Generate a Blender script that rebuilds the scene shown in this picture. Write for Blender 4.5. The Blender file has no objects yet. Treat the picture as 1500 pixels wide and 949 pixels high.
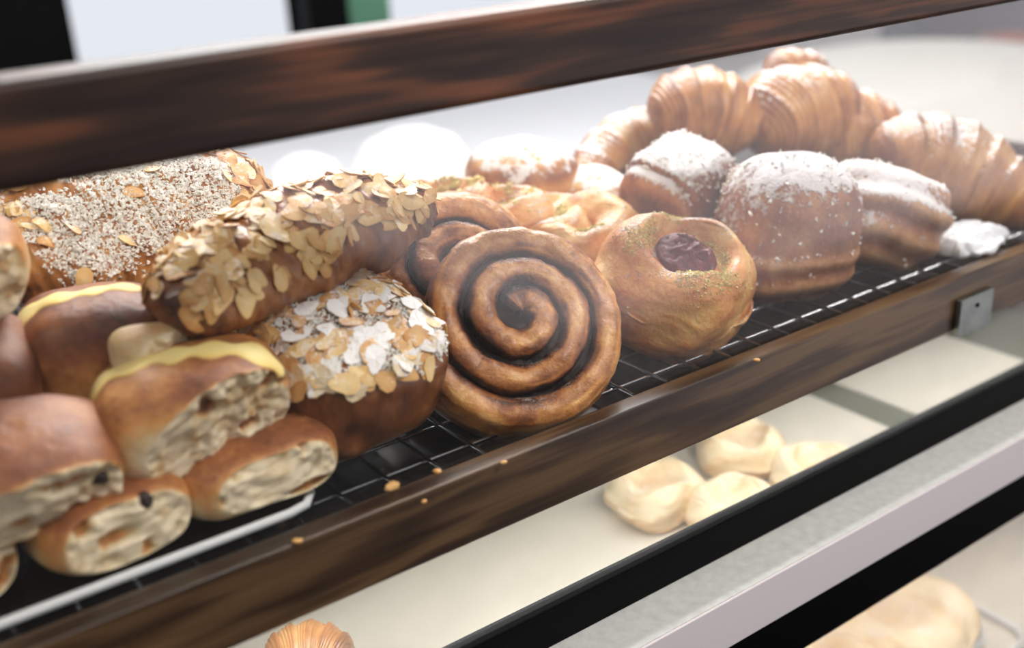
import bpy, math, random
import numpy as np
from mathutils import Matrix, Vector

random.seed(7)
rng = np.random.default_rng(7)
scene = bpy.context.scene
PI = math.pi

# ------------------------------------------------------------------ camera
FPX = 1630.0
CAM = np.array([0.0, -0.384, 0.257])
_X = np.array([2512., -810., 1630.]); _X /= np.linalg.norm(_X)
_Y = np.array([-1250., -595., 1630.]); _Y -= _X * (_X @ _Y); _Y /= np.linalg.norm(_Y)
_Z = -np.cross(_X, _Y)
if _Z[1] > 0: _Z = -_Z
RW = np.array([_X, _Y, _Z])                       # camera (right, down, forward) -> world
RIGHT, UP, BACK = RW @ np.array([1., 0, 0]), RW @ np.array([0, -1., 0]), RW @ np.array([0, 0, -1.])
cd = bpy.data.cameras.new('camera')
cd.sensor_width = 36.0
cd.lens = FPX / 1500 * 36.0
cd.clip_start = 0.02
cd.dof.use_dof = True
cd.dof.focus_distance = 0.585
cd.dof.aperture_fstop = 4.0
cam = bpy.data.objects.new('camera', cd)
scene.collection.objects.link(cam)
cam.matrix_world = Matrix(((RIGHT[0], UP[0], BACK[0], CAM[0]), (RIGHT[1], UP[1], BACK[1], CAM[1]),
                           (RIGHT[2], UP[2], BACK[2], CAM[2]), (0, 0, 0, 1)))
scene.camera = cam

# ------------------------------------------------------------------ world, lights, exposure
W = bpy.data.worlds.new('world'); scene.world = W; W.use_nodes = True
W.node_tree.nodes['Background'].inputs[0].default_value = (0.93, 0.97, 1.0, 1)
W.node_tree.nodes['Background'].inputs[1].default_value = 0.34

def area(name, loc, target, sx, sy, power, col):
    l = bpy.data.lights.new(name, 'AREA'); l.shape = 'RECTANGLE'; l.size = sx; l.size_y = sy
    l.energy = power; l.color = col
    o = bpy.data.objects.new(name, l); scene.collection.objects.link(o)
    o.location = loc
    o.rotation_euler = (Vector(target) - Vector(loc)).to_track_quat('-Z', 'Y').to_euler()
    return o
area('added_rim_light', (0.75, 0.80, 0.80), (0.4, 0.05, 0.0), 1.1, 0.35, 25, (1.0, 0.985, 0.96))  # unseen light added behind the case for pale rims on the pastry tops
area('ceiling_spot_light', (-0.7, -0.5, 1.5), (0.2, 0.1, 0.05), 0.35, 0.35, 9, (1.0, 0.9, 0.75))
area('added_back_fill', (1.7, 1.45, 1.5), (1.9, 1.2, -0.2), 1.6, 0.3, 13, (1.0, 0.98, 0.95))  # unseen light added to lift the bin and back wall
area('added_front_fill', (1.0, -1.0, 1.6), (0.7, -0.1, -0.1), 1.0, 0.3, 29, (1.0, 0.95, 0.89))  # unseen light added to brighten the steel ledge and pastry fronts
area('shelf_strip_light', (0.55, 0.06, -0.042), (0.55, 0.10, -0.155), 1.1, 0.015, 1.1, (1.0, 0.97, 0.91))
area('lower_strip_light', (0.55, 0.03, -0.174), (0.55, 0.06, -0.34), 1.1, 0.015, 1.2, (1.0, 0.91, 0.88))

sun = bpy.data.lights.new('sun', 'SUN'); sun.energy = 9.5; sun.angle = math.radians(4); sun.color = (0.96, 0.97, 1.0)
so = bpy.data.objects.new('sun', sun); scene.collection.objects.link(so)
so.rotation_euler = Vector((0.0, -math.cos(math.radians(57.8)), -math.sin(math.radians(57.8)))).to_track_quat('-Z', 'Y').to_euler()

scene.view_settings.view_transform = 'Standard'
scene.view_settings.look = 'None'
scene.view_settings.exposure = 0.0
scene.view_settings.gamma = 1.0
scene.view_settings.use_curve_mapping = False

# ------------------------------------------------------------------ helpers: placing
def ray(px, py): return RW @ np.array([(px - 750) / FPX, (py - 474.5) / FPX, 1.0])
def at_y(px, py, y): d = ray(px, py); return CAM + d * ((y - CAM[1]) / d[1])
def at_z(px, py, z): d = ray(px, py); return CAM + d * ((z - CAM[2]) / d[2])
def nrm(v): v = np.asarray(v, float); return v / np.linalg.norm(v)
def basis(loc, x, z):
    """object matrix from a long direction x and a face direction z"""
    z = nrm(z); x = np.asarray(x, float); x = nrm(x - z * (x @ z)); y = np.cross(z, x)
    return Matrix(((x[0], y[0], z[0], loc[0]), (x[1], y[1], z[1], loc[1]), (x[2], y[2], z[2], loc[2]), (0, 0, 0, 1)))
def tilt(loc, rz=0, rx=0, ry=0):
    return Matrix.Translation(Vector(loc)) @ Matrix.Rotation(math.radians(rz), 4, 'Z') @ \
        Matrix.Rotation(math.radians(rx), 4, 'X') @ Matrix.Rotation(math.radians(ry), 4, 'Y')

# ------------------------------------------------------------------ helpers: noise
def _hash(a, b, c, seed):
    with np.errstate(over='ignore'):
        n = (a.astype(np.uint32) * np.uint32(374761393) + b.astype(np.uint32) * np.uint32(668265263)
             + c.astype(np.uint32) * np.uint32(2246822519) + np.uint32((seed * 3266489917) & 0xffffffff))
        n = (n ^ (n >> np.uint32(13))) * np.uint32(1274126177)
        n = n ^ (n >> np.uint32(16))
    return n.astype(np.float64) / 2147483647.5 - 1.0
def vnoise(P, seed=0):
    F = np.floor(P); f = P - F; I = F.astype(np.int64); u = f * f * (3 - 2 * f)
    r = 0
    for dx in (0, 1):
        for dy in (0, 1):
            for dz in (0, 1):
                w = (u[..., 0] if dx else 1 - u[..., 0]) * (u[..., 1] if dy else 1 - u[..., 1]) * (u[..., 2] if dz else 1 - u[..., 2])
                r = r + w * _hash(I[..., 0] + dx, I[..., 1] + dy, I[..., 2] + dz, seed)
    return r
def fbm(P, seed=0, octs=3):
    r, a = 0, 1.0
    for k in range(octs):
        r = r + a * vnoise(P * (2.03 ** k) + 17.3 * k, seed + k); a *= 0.5
    return r
def sstep(a, b, x):
    t = np.clip((x - a) / (b - a), 0, 1); return t * t * (3 - 2 * t)

# ------------------------------------------------------------------ helpers: objects
COL = scene.collection
def thing(name, label, cat, group=None, mat=None):
    o = bpy.data.objects.new(name, None); COL.objects.link(o); o.empty_display_size = 0.02
    if mat is not None: o.matrix_world = mat
    return tag(o, label, cat, group)
def tag(o, label, cat, group=None):
    o['label'] = label; o['category'] = cat
    if group: o['group'] = group
    return o
def link(name, me, parent=None, mat=None):
    o = bpy.data.objects.new(name, me); COL.objects.link(o)
    if parent is not None: o.parent = parent
    if mat is not None: o.matrix_local = mat
    return o
def mesh(name, V, F, mat, smooth=True, tone=None, sugar=None):
    me = bpy.data.meshes.new(name)
    me.from_pydata([tuple(v) for v in V], [], F)
    if smooth: me.polygons.foreach_set('use_smooth', [True] * len(me.polygons))
    for nm, arr in (('tone', tone), ('sugar', sugar)):
        if arr is not None:
            a = me.attributes.new(nm, 'FLOAT', 'POINT')
            a.data.foreach_set('value', np.ascontiguousarray(np.broadcast_to(arr, (len(me.vertices),)), dtype=np.float32))
    if mat: me.materials.append(mat)
    me.update()
    return me
def grid_faces(m, n):
    """closed in u; rows 0 and m-1 are collapsed to one vertex each"""
    F = []
    r = lambda i, j: 1 + (i - 1) * n + (j % n)
    top = 1 + (m - 2) * n
    for j in range(n):
        F.append((0, r(1, j + 1), r(1, j)))
        F.append((top, r(m - 2, j), r(m - 2, j + 1)))
    for i in range(1, m - 2):
        for j in range(n):
            F.append((r(i, j), r(i, j + 1), r(i + 1, j + 1), r(i + 1, j)))
    return F
def flat_rows(A):
    if A.ndim == 3: return np.concatenate([A[0].mean(0, keepdims=True), A[1:-1].reshape(-1, 3), A[-1].mean(0, keepdims=True)])
    return np.concatenate([[A[0].mean()], A[1:-1].ravel(), [A[-1].mean()]])
def gnormals(P):
    Pu = np.roll(P, -1, 1) - np.roll(P, 1, 1)
    Pv = np.gradient(P, axis=0)
    N = np.cross(Pu, Pv); L = np.linalg.norm(N, axis=2, keepdims=True); N = N / np.maximum(L, 1e-12)
    c = P.mean((0, 1))
    if ((P - c) * N).sum() < 0: N = -N
    return N
def grid_obj(name, P, mat, tone=None, sugar=None, parent=None, flip=False, mat4=None):
    m, n, _ = P.shape
    F = grid_faces(m, n)
    if flip: F = [tuple(reversed(f)) for f in F]
    me = mesh(name, flat_rows(P), F, mat, True, None if tone is None else flat_rows(tone), None if sugar is None else flat_rows(sugar))
    return link(name, me, parent, mat4)

def box_vf(x0, x1, y0, y1, z0, z1):
    V = [(x0, y0, z0), (x1, y0, z0), (x1, y1, z0), (x0, y1, z0), (x0, y0, z1), (x1, y0, z1), (x1, y1, z1), (x0, y1, z1)]
    F = [(0, 3, 2, 1), (4, 5, 6, 7), (0, 1, 5, 4), (1, 2, 6, 5), (2, 3, 7, 6), (3, 0, 4, 7)]
    return V, F
def box(name, x0, x1, y0, y1, z0, z1, mat, parent=None, bevel=0.0, seg=2, mat4=None):
    V, F = box_vf(x0, x1, y0, y1, z0, z1)
    o = link(name, mesh(name, V, F, mat, False), parent, mat4)
    if bevel:
        b = o.modifiers.new('bevel', 'BEVEL'); b.width = bevel; b.segments = seg; b.limit_method = 'ANGLE'
        o.data.polygons.foreach_set('use_smooth', [True] * len(o.data.polygons))
        w = o.modifiers.new('wn', 'WEIGHTED_NORMAL'); w.keep_sharp = True
    return o
def tube_vf(pts, r, n=8):
    pts = np.asarray(pts, float); V, F = [], []
    T = np.gradient(pts, axis=0) if len(pts) > 2 else np.repeat((pts[1:] - pts[:1]), 2, 0)
    for i, p in enumerate(pts):
        t = nrm(T[i]); a = np.array([0, 0, 1.]) if abs(t[2]) < 0.9 else np.array([1., 0, 0])
        u = nrm(np.cross(t, a)); v = np.cross(t, u)
        for k in range(n):
            an = 2 * PI * k / n
            V.append(p + r * (math.cos(an) * u + math.sin(an) * v))
    for i in range(len(pts) - 1):
        for k in range(n):
            k2 = (k + 1) % n
            F.append((i * n + k, i * n + k2, (i + 1) * n + k2, (i + 1) * n + k))
    F.append(tuple(range(n))); F.append(tuple(reversed(range((len(pts) - 1) * n, len(pts) * n))))
    return V, F
def tube(name, pts, r, mat, parent=None, n=8):
    V, F = tube_vf(pts, r, n)
    return link(name, mesh(name, V, F, mat, True), parent)

# ------------------------------------------------------------------ materials
def srgb(r, g, b, a=1.0):
    f = lambda c: (c / 255 / 12.92) if c / 255 <= 0.04045 else ((c / 255 + 0.055) / 1.055) ** 2.4
    return (f(r), f(g), f(b), a)
class NT:
    def __init__(s, name):
        s.m = bpy.data.materials.new(name); s.m.use_nodes = True; s.t = s.m.node_tree
        s.b = s.t.nodes['Principled BSDF']; s.out = s.t.nodes['Material Output']
    def n(s, typ, **kw):
        nd = s.t.nodes.new(typ)
        for k, v in kw.items():
            if k.startswith('_'): setattr(nd, k[1:], v)
            else: nd.inputs[k.replace('__', ' ')].default_value = v
        return nd
    def l(s, a, b): s.t.links.new(a, b)
    def math(s, op, a, b=None, clamp=False):
        nd = s.t.nodes.new('ShaderNodeMath'); nd.operation = op; nd.use_clamp = clamp
        for i, v in enumerate((a, b)):
            if v is None: continue
            if isinstance(v, (int, float)): nd.inputs[i].default_value = v
            else: s.l(v, nd.inputs[i])
        return nd.outputs[0]
    def ramp(s, fac, stops):
        nd = s.t.nodes.new('ShaderNodeValToRGB'); e = nd.color_ramp.elements
        while len(e) > 1: e.remove(e[-1])
        e[0].position = stops[0][0]; e[0].color = stops[0][1]
        for p, c in stops[1:]:
            k = e.new(p); k.color = c
        s.l(fac, nd.inputs[0]); return nd.outputs[0]
    def noise(s, vec, scale, detail=4, rough=0.55, stretch=None, w=0):
        if stretch is not None:
            mp = s.t.nodes.new('ShaderNodeMapping'); mp.inputs['Scale'].default_value = stretch
            s.l(vec, mp.inputs[0]); vec = mp.outputs[0]
        nd = s.t.nodes.new('ShaderNodeTexNoise'); nd.inputs['Scale'].default_value = scale
        nd.inputs['Detail'].default_value = detail; nd.inputs['Roughness'].default_value = rough
        s.l(vec, nd.inputs['Vector']); return nd.outputs[0]
    def coord(s, which='Object'): return s.t.nodes.new('ShaderNodeTexCoord').outputs[which]
    def set(s, **kw):
        for k, v in kw.items(): s.b.inputs[k.replace('__', ' ')].default_value = v
        return s
def plain(name, col, rough=0.5, metal=0.0, spec=0.5, coat=0.0, var=0.0, scale=30, bump=0.0):
    k = NT(name); k.set(Base__Color=col, Roughness=rough, Metallic=metal, Specular__IOR__Level=spec, Coat__Weight=coat)
    if var or bump:
        nz = k.noise(k.coord(), scale, 5)
        if var:
            c2 = tuple(max(0, min(1, c * (1 + var))) for c in col[:3]) + (1,)
            c1 = tuple(c * (1 - var) for c in col[:3]) + (1,)
            k.l(k.ramp(nz, [(0.3, c1), (0.7, c2)]), k.b.inputs['Base Color'])
        if bump:
            bp = k.n('ShaderNodeBump', Strength=bump, Distance=0.002); k.l(nz, bp.inputs['Height']); k.l(bp.outputs[0], k.b.inputs['Normal'])
    return k.m
def pastry(name, stops, ns=60, nk=0.35, stretch=None, bump=0.5, bdist=0.0012, rough=0.45, coat=0.0, sug=0.0, sscale=420, scol=(0.93, 0.93, 0.94, 1), sthr=0.35, sss=0.0):
    """crust ramp driven by the baked 'tone' attribute plus noise; icing sugar lies on surfaces that face up"""
    k = NT(name); co = k.coord()
    at = k.n('ShaderNodeAttribute', _attribute_name='tone')
    nz = k.noise(co, ns, 6, 0.6, stretch)
    fine = k.noise(co, ns * 6, 4, 0.6, stretch)
    t = k.math('ADD', at.outputs['Fac'], k.math('MULTIPLY', k.math('SUBTRACT', nz, 0.5), nk * 2))
    t = k.math('ADD', t, k.math('MULTIPLY', k.math('SUBTRACT', fine, 0.5), nk * 0.9))
    col = k.ramp(t, stops)
    hgt = k.math('ADD', nz, k.math('MULTIPLY', fine, 0.35))
    k.set(Roughness=rough, Coat__Weight=coat, Coat__Roughness=0.25)
    if sss:
        k.set(Subsurface__Weight=sss, Subsurface__Scale=0.004); k.b.inputs['Subsurface Radius'].default_value = (1, 0.5, 0.25)
    if sug:
        sa = k.n('ShaderNodeAttribute', _attribute_name='sugar')
        ge = k.t.nodes.new('ShaderNodeNewGeometry'); sx = k.t.nodes.new('ShaderNodeSeparateXYZ'); k.l(ge.outputs['Normal'], sx.inputs[0])
        g1 = k.noise(co, sscale, 3, 0.7); g2 = k.noise(co, 55, 3, 0.6)
        f = k.math('ADD', k.math('MULTIPLY', k.math('SUBTRACT', g1, 0.5), 2.6), k.math('MULTIPLY', k.math('SUBTRACT', g2, 0.5), 1.8))
        f = k.math('ADD', f, k.math('MULTIPLY', k.math('SUBTRACT', sx.outputs['Z'], sthr), 1.5))
        f = k.math('ADD', f, k.math('SUBTRACT', sa.outputs['Fac'], 0.5))
        mr = k.n('ShaderNodeMapRange'); mr.inputs['From Min'].default_value = 0.1; mr.inputs['From Max'].default_value = 0.5
        mr.inputs['To Max'].default_value = sug
        k.l(f, mr.inputs['Value'])
        mx = k.n('ShaderNodeMix', _data_type='RGBA'); k.l(mr.outputs[0], mx.inputs['Factor']); k.l(col, mx.inputs['A']); mx.inputs['B'].default_value = scol
        col = mx.outputs['Result']
        hgt = k.math('ADD', hgt, k.math('MULTIPLY', mr.outputs[0], k.math('ADD', g1, 0.2)))
        rr = k.math('ADD', k.math('MULTIPLY', mr.outputs[0], 0.5), rough); k.l(rr, k.b.inputs['Roughness'])
        if coat: k.l(k.math('MULTIPLY', k.math('SUBTRACT', 1.0, mr.outputs[0]), coat), k.b.inputs['Coat Weight'])
    k.l(col, k.b.inputs['Base Color'])
    bp = k.n('ShaderNodeBump', Strength=bump, Distance=bdist); k.l(hgt, bp.inputs['Height']); k.l(bp.outputs[0], k.b.inputs['Normal'])
    return k.m
def wood(name, c_dark, c_mid, c_hi, rough=0.35, coat=0.3, sc=1.0, spec=0.5):
    k = NT(name); co = k.coord()
    a = k.noise(co, 9 * sc, 3, 0.5, (0.55, 7, 4.5))
    b = k.noise(co, 60 * sc, 5, 0.6, (0.12, 6, 6))
    big = k.noise(co, 4 * sc, 2, 0.5, (0.8, 3, 3))
    wv = k.math('SINE', k.math('MULTIPLY', k.math('ADD', a, k.math('MULTIPLY', big, 0.6)), 26.0))
    t = k.math('ADD', k.math('MULTIPLY', wv, 0.28), k.math('MULTIPLY', b, 0.9))
    t = k.math('ADD', t, k.math('SUBTRACT', k.math('MULTIPLY', big, 1.1), 0.5))
    k.l(k.ramp(t, [(0.15, c_dark), (0.5, c_mid), (0.95, c_hi)]), k.b.inputs['Base Color'])
    k.set(Roughness=rough, Coat__Weight=coat, Coat__Roughness=0.3, Specular__IOR__Level=spec)
    bp = k.n('ShaderNodeBump', Strength=0.15, Distance=0.0006); k.l(b, bp.inputs['Height']); k.l(bp.outputs[0], k.b.inputs['Normal'])
    return k.m
def glass(name, dust_haze=0.03, tint=(1, 1, 1, 1), ior=1.5):
    k = NT(name); k.t.nodes.remove(k.b)
    tr = k.n('ShaderNodeBsdfTransparent'); tr.inputs[0].default_value = tint
    gl = k.n('ShaderNodeBsdfGlossy', Roughness=0.02)
    df = k.n('ShaderNodeBsdfDiffuse'); df.inputs[0].default_value = (0.85, 0.87, 0.9, 1)
    ge = k.t.nodes.new('ShaderNodeNewGeometry'); dp = k.n('ShaderNodeVectorMath', _operation='DOT_PRODUCT')
    k.l(ge.outputs['Normal'], dp.inputs[0]); k.l(ge.outputs['Incoming'], dp.inputs[1])
    c1 = k.math('SUBTRACT', 1.0, k.math('ABSOLUTE', dp.outputs['Value']))
    fr = k.math('ADD', 0.04, k.math('MULTIPLY', k.math('POWER', c1, 5.0), 0.96))
    co = k.coord(); nz = k.noise(co, 9, 4, 0.6); sp = k.noise(co, 900, 2, 0.5)
    d = k.math('MULTIPLY', k.math('ADD', nz, k.math('MULTIPLY', k.math('GREATER_THAN', sp, 0.76), 3.0)), dust_haze)
    m1 = k.n('ShaderNodeMixShader'); k.l(fr, m1.inputs[0]); k.l(tr.outputs[0], m1.inputs[1]); k.l(gl.outputs[0], m1.inputs[2])
    m2 = k.n('ShaderNodeMixShader'); k.l(d, m2.inputs[0]); k.l(m1.outputs[0], m2.inputs[1]); k.l(df.outputs[0], m2.inputs[2])
    k.l(m2.outputs[0], k.out.inputs[0])
    return k.m
def emit(name, col, strength):
    k = NT(name); k.t.nodes.remove(k.b); e = k.n('ShaderNodeEmission', Strength=strength); e.inputs[0].default_value = col
    k.l(e.outputs[0], k.out.inputs[0]); return k.m

CRUST = [(0.0, srgb(232, 212, 172)), (0.22, srgb(214, 172, 112)), (0.45, srgb(186, 128, 70)), (0.68, srgb(138, 82, 42)), (0.88, srgb(88, 46, 24)), (1.0, srgb(48, 24, 14))]
M = {}
M['walnut'] = wood('walnut_wood', srgb(36, 23, 19), srgb(60, 39, 30), srgb(124, 74, 48), 0.45, 0.08, 0.75, 0.3)
M['walnut_low'] = wood('smoked_wood', srgb(42, 29, 19), srgb(70, 50, 33), srgb(104, 79, 52), 0.36, 0.3, 0.9)
M['dark_wood'] = plain('dark_stained_wood', srgb(22, 17, 14), 0.5, spec=0.25)
M['black'] = plain('black_lacquer', srgb(4, 4, 5), 0.5, spec=0.06)
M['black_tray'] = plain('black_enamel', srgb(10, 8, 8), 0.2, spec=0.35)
M['steel'] = plain('brushed_steel', srgb(206, 208, 206), 0.5, 0.1, var=0.10, scale=160)
M['alu'] = plain('satin_aluminium', srgb(226, 218, 222), 0.55, 0.0)
M['clip'] = plain('nickel_clip', srgb(150, 158, 155), 0.35, 1.0, var=0.2, scale=90)
M['wire'] = plain('chrome_wire', srgb(205, 208, 212), 0.18, 1.0)
M['white_metal'] = plain('white_enamel', srgb(226, 230, 232), 0.35)
M['glass'] = glass('dusty_glass', 0.012)
M['glass_low'] = glass('hazy_glass', 0.19)  # strong diffuse film stands in for reflection haze on the lower panes
M['paper'] = plain('greaseproof_paper', srgb(226, 220, 204), 0.7, var=0.05, scale=14)
M['olive'] = plain('olive_board', srgb(92, 98, 72), 0.5)
M['almond'] = pastry('almond_flake_pale', [(0, srgb(244, 220, 168)), (0.5, srgb(232, 190, 122)), (1, srgb(168, 104, 52))], 120, 0.3, bump=0.2, rough=0.5, sug=0.55, sthr=0.75)
M['almond_dark'] = pastry('almond_flake_toasted', [(0, srgb(232, 192, 132)), (0.5, srgb(206, 150, 86)), (1, srgb(142, 82, 40))], 120, 0.3, bump=0.2, rough=0.5, sug=0.5, sthr=0.85)
M['almond_white'] = pastry('almond_flake_sugared', [(0, srgb(250, 236, 206)), (0.5, srgb(238, 210, 160)), (1, srgb(190, 132, 74))], 120, 0.3, bump=0.5, rough=0.6, sug=0.92, sthr=0.28, sscale=300)
M['croissant'] = pastry('croissant_crust', CRUST, 55, 0.3, (1.6, 0.6, 0.6), 0.5, rough=0.42, coat=0.15, sug=0.9, sthr=0.8)
M['croissant_plain'] = pastry('glazed_crust', CRUST, 55, 0.3, (1.6, 0.6, 0.6), 0.5, rough=0.34, coat=0.3)
M['bun'] = pastry('bun_crust', [(0.0, srgb(232, 216, 184)), (0.2, srgb(206, 182, 138)), (0.4, srgb(200, 140, 78)), (0.62, srgb(146, 88, 50)), (0.85, srgb(92, 50, 32)), (1.0, srgb(46, 26, 18))], 48, 0.30, None, 0.8, bdist=0.0016, rough=0.52, coat=0.0)
M['cream'] = pastry('cross_paste', [(0.0, srgb(246, 230, 160)), (0.5, srgb(236, 206, 122)), (0.8, srgb(206, 160, 88)), (1.0, srgb(150, 98, 56))], 40, 0.3, bump=0.4, rough=0.6)
M['raisin'] = plain('raisin_skin', srgb(40, 22, 18), 0.4, bump=0.6, scale=200)
M['roll'] = pastry('cinnamon_crust', [(0.0, srgb(228, 180, 112)), (0.25, srgb(198, 134, 68)), (0.48, srgb(150, 88, 40)), (0.72, srgb(84, 43, 22)), (1.0, srgb(30, 16, 11))], 85, 0.34, None, 1.0, bdist=0.0016, rough=0.38, coat=0.2, sug=0.35, sthr=0.95, sscale=700)
M['filling'] = plain('cinnamon_filling', srgb(30, 16, 11), 0.5, spec=0.25, var=0.4, scale=160, bump=0.8)
M['danish'] = pastry('danish_crust', [(0.0, srgb(240, 206, 146)), (0.3, srgb(224, 170, 102)), (0.55, srgb(204, 132, 72)), (0.8, srgb(156, 88, 48)), (1.0, srgb(90, 46, 26))], 75, 0.36, None, 1.0, bdist=0.0016, rough=0.42, coat=0.15, sug=0.6, sthr=0.8, sscale=600)
M['jam'] = plain('raspberry_jam', srgb(88, 12, 26), 0.42, spec=0.35, var=0.6, scale=300, bump=0.7)
M['pistachio'] = plain('pistachio_crumb', srgb(206, 190, 120), 0.7, var=0.3, scale=200)
M['sugar'] = plain('icing_sugar', srgb(240, 238, 232), 0.8)
M['pain'] = pastry('sugared_crust', [(0.0, srgb(226, 190, 146)), (0.3, srgb(196, 146, 104)), (0.55, srgb(158, 104, 74)), (0.8, srgb(112, 68, 50)), (1.0, srgb(62, 36, 28))], 70, 0.36, None, 1.0, bdist=0.0016, rough=0.45, coat=0.1, sug=0.8, sthr=0.24, sscale=230, scol=(0.82, 0.82, 0.84, 1))
M['white_bun'] = pastry('dusted_crust', CRUST, 50, 0.25, None, 0.4, rough=0.5, sug=0.9, sthr=0.68, sscale=120, scol=(0.78, 0.78, 0.79, 1))
M['pale_danish'] = pastry('pale_danish', [(0.0, srgb(250, 236, 204)), (0.5, srgb(244, 224, 184)), (0.8, srgb(226, 188, 140)), (1.0, srgb(204, 156, 106))], 40, 0.35, None, 0.4, rough=0.5, sug=0.4, sthr=0.9)
M['foil'] = plain('crumpled_white_paper', srgb(236, 238, 242), 0.35, spec=0.6)

# ------------------------------------------------------------------ room (setting)
def struct(o): o['kind'] = 'structure'; return o
M['floor'] = plain('veil_paving', srgb(222, 212, 212), 0.6, var=0.06, scale=3)
M['wall'] = plain('white_plaster', srgb(226, 228, 232), 0.8, var=0.02, scale=5)
M['wall_r'] = plain('grey_plaster', srgb(150, 158, 166), 0.8, var=0.05, scale=4)
M['frame'] = plain('black_window_frame', srgb(6, 6, 8), 0.5, spec=0.1)
M['daylight'] = emit('frosted_daylight', (0.86, 0.90, 0.97, 1), 0.92)
M['green'] = plain('green_paint', srgb(96, 150, 122), 0.5)
M['dark_floor'] = wood('dark_oak_floor', srgb(18, 14, 12), srgb(34, 27, 23), srgb(48, 38, 31), 0.6, 0.0, 0.3, 0.2)
struct(box('floor', -5, 11, -0.9, 2.2, -1.05, -1.0, M['dark_floor']))
struct(box('floor', -5, 1.70, -9, -0.901, -1.05, -1.0, M['dark_floor']))  # unseen floor made dark so the left of the glass reflects little
struct(box('floor', 1.701, 11, -9, -0.901, -1.05, -1.0, M['floor']))  # unseen pale ground added to reflect a veil in the right glass
struct(box('ceiling', -3, 6, -0.2, 2.2, 1.7, 1.75, M['wall']))
struct(box('added_awning', -5, 1.80, -3.2, -0.21, 1.66, 1.70, M['wall']))  # unseen awning added to keep sun off the left ground
struct(box('wall_back', -3, 6, 2.0, 2.1, -1.0, 1.7, M['wall']))
struct(box('wall_left', -3.1, -3, -0.2, 2.0, -1.0, 1.7, M['wall']))
struct(box('wall_right', 6, 6.1, -0.2, 2.0, -1.0, 1.7, M['wall_r']))
def window(n, x0, x1, z0, z1):
    o = struct(box('window_%d' % n, x0, x1, 1.985, 1.998, z0, z1, M['frame']))
    box('pane', x0 + 0.02, x1 - 0.02, 1.975, 1.984, z0 + 0.02, z1 - 0.02, M['daylight'], o)
    return o
window(1, 0.59, 1.09, -0.28, 1.2)
window(2, 1.28, 2.6, -0.28, 1.2)
tr = struct(box('trim_1', 0.2, 0.57, 1.9, 1.98, -1.0, 1.7, M['frame']))
tr = struct(box('trim_2', 1.085, 1.185, 1.9, 1.98, -0.12, 1.7, M['frame']))
tr = struct(box('trim_3', 1.19, 1.30, 1.92, 1.98, -0.12, 1.7, M['green']))

# ------------------------------------------------------------------ display case
XL, XR = -0.35, 0.95
case = thing('display_case', 'dark walnut framed glass pastry display case with steel ledge', 'display case', mat=Matrix.Translation((0.5, 0.2, -1.0)))
def cpart(o):
    o.parent = case; o.matrix_parent_inverse = Matrix.Translation((-0.5, -0.2, 1.0)); return o
cpart(box('upper_rail', XL, XR, 0.0, 0.024, 0.1672, 0.2035, M['walnut'], None, 0.004, 3))
cpart(box('shelf_rail', XL, XR, 0.0, 0.0115, -0.0372, 0.0, M['walnut_low'], None, 0.0012, 2))
cpart(box('front_glass', XL, XR, 0.0075, 0.0105, 0.0005, 0.169, M['glass']))
cpart(box('shelf_board', XL, XR, 0.0116, 0.40, -0.036, -0.024, M['dark_wood']))
cpart(box('lower_glass', XL, XR, 0.004, 0.007, -0.096, -0.0373, M['glass_low']))
cpart(box('black_strip', XL, XR, 0.0, 0.010, -0.1195, -0.0955, M['black'], None, 0.0008))
cpart(box('steel_ledge', XL, XR, -0.0296, 0.012, -0.1225, -0.1196, M['steel']))
cpart(box('ledge_lip', XL, XR, -0.0315, -0.0297, -0.1515, -0.1193, M['alu'], None, 0.0007))
cpart(box('lower_strip', XL, XR, -0.030, -0.020, -0.187, -0.1516, M['black'], None, 0.0008))
cpart(box('second_shelf', XL, XR, 0.0105, 0.40, -0.170, -0.158, M['olive']))
cpart(box('bottom_glass', XL, XR, -0.028, -0.025, -0.36, -0.1873, M['glass_low']))
cpart(box('third_shelf', XL, XR, -0.024, 0.40, -0.36, -0.345, M['paper']))
cpart(box('base_cabinet', XL, XR, -0.028, 0.40, -1.0, -0.3605, M['walnut_low']))
cpart(box('back_strip', XL, XR, 0.402, 0.412, -0.36, -0.036, M['paper']))
cpart(box('side_panel', XL - 0.02, XL - 0.0001, -0.03, 0.41, -1.0, 0.2035, M['walnut_low']))
cpart(box('side_panel', XR + 0.0001, XR + 0.012, -0.03, 0.41, -1.0, -0.0005, M['walnut_low']))
cpart(box('side_glass', XR - 0.006, XR, 0.012, 0.40, 0.0, 0.167, M['glass']))
cpart(box('side_post', XR + 0.0001, XR + 0.02, 0.0, 0.024, -0.0004, 0.2035, M['walnut_low']))
# steel glass clip with its screw
cl = cpart(box('glass_clip', 0.6125, 0.6485, -0.0045, -0.0002, -0.0405, -0.0145, M['clip'], None, 0.0006))
cl['label'] = 'small square nickel glass clip'
s = tube('screw', [(0.6305, -0.0044, -0.022), (0.6305, -0.0052, -0.022)], 0.0016, M['black'], cl, 10)

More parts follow.
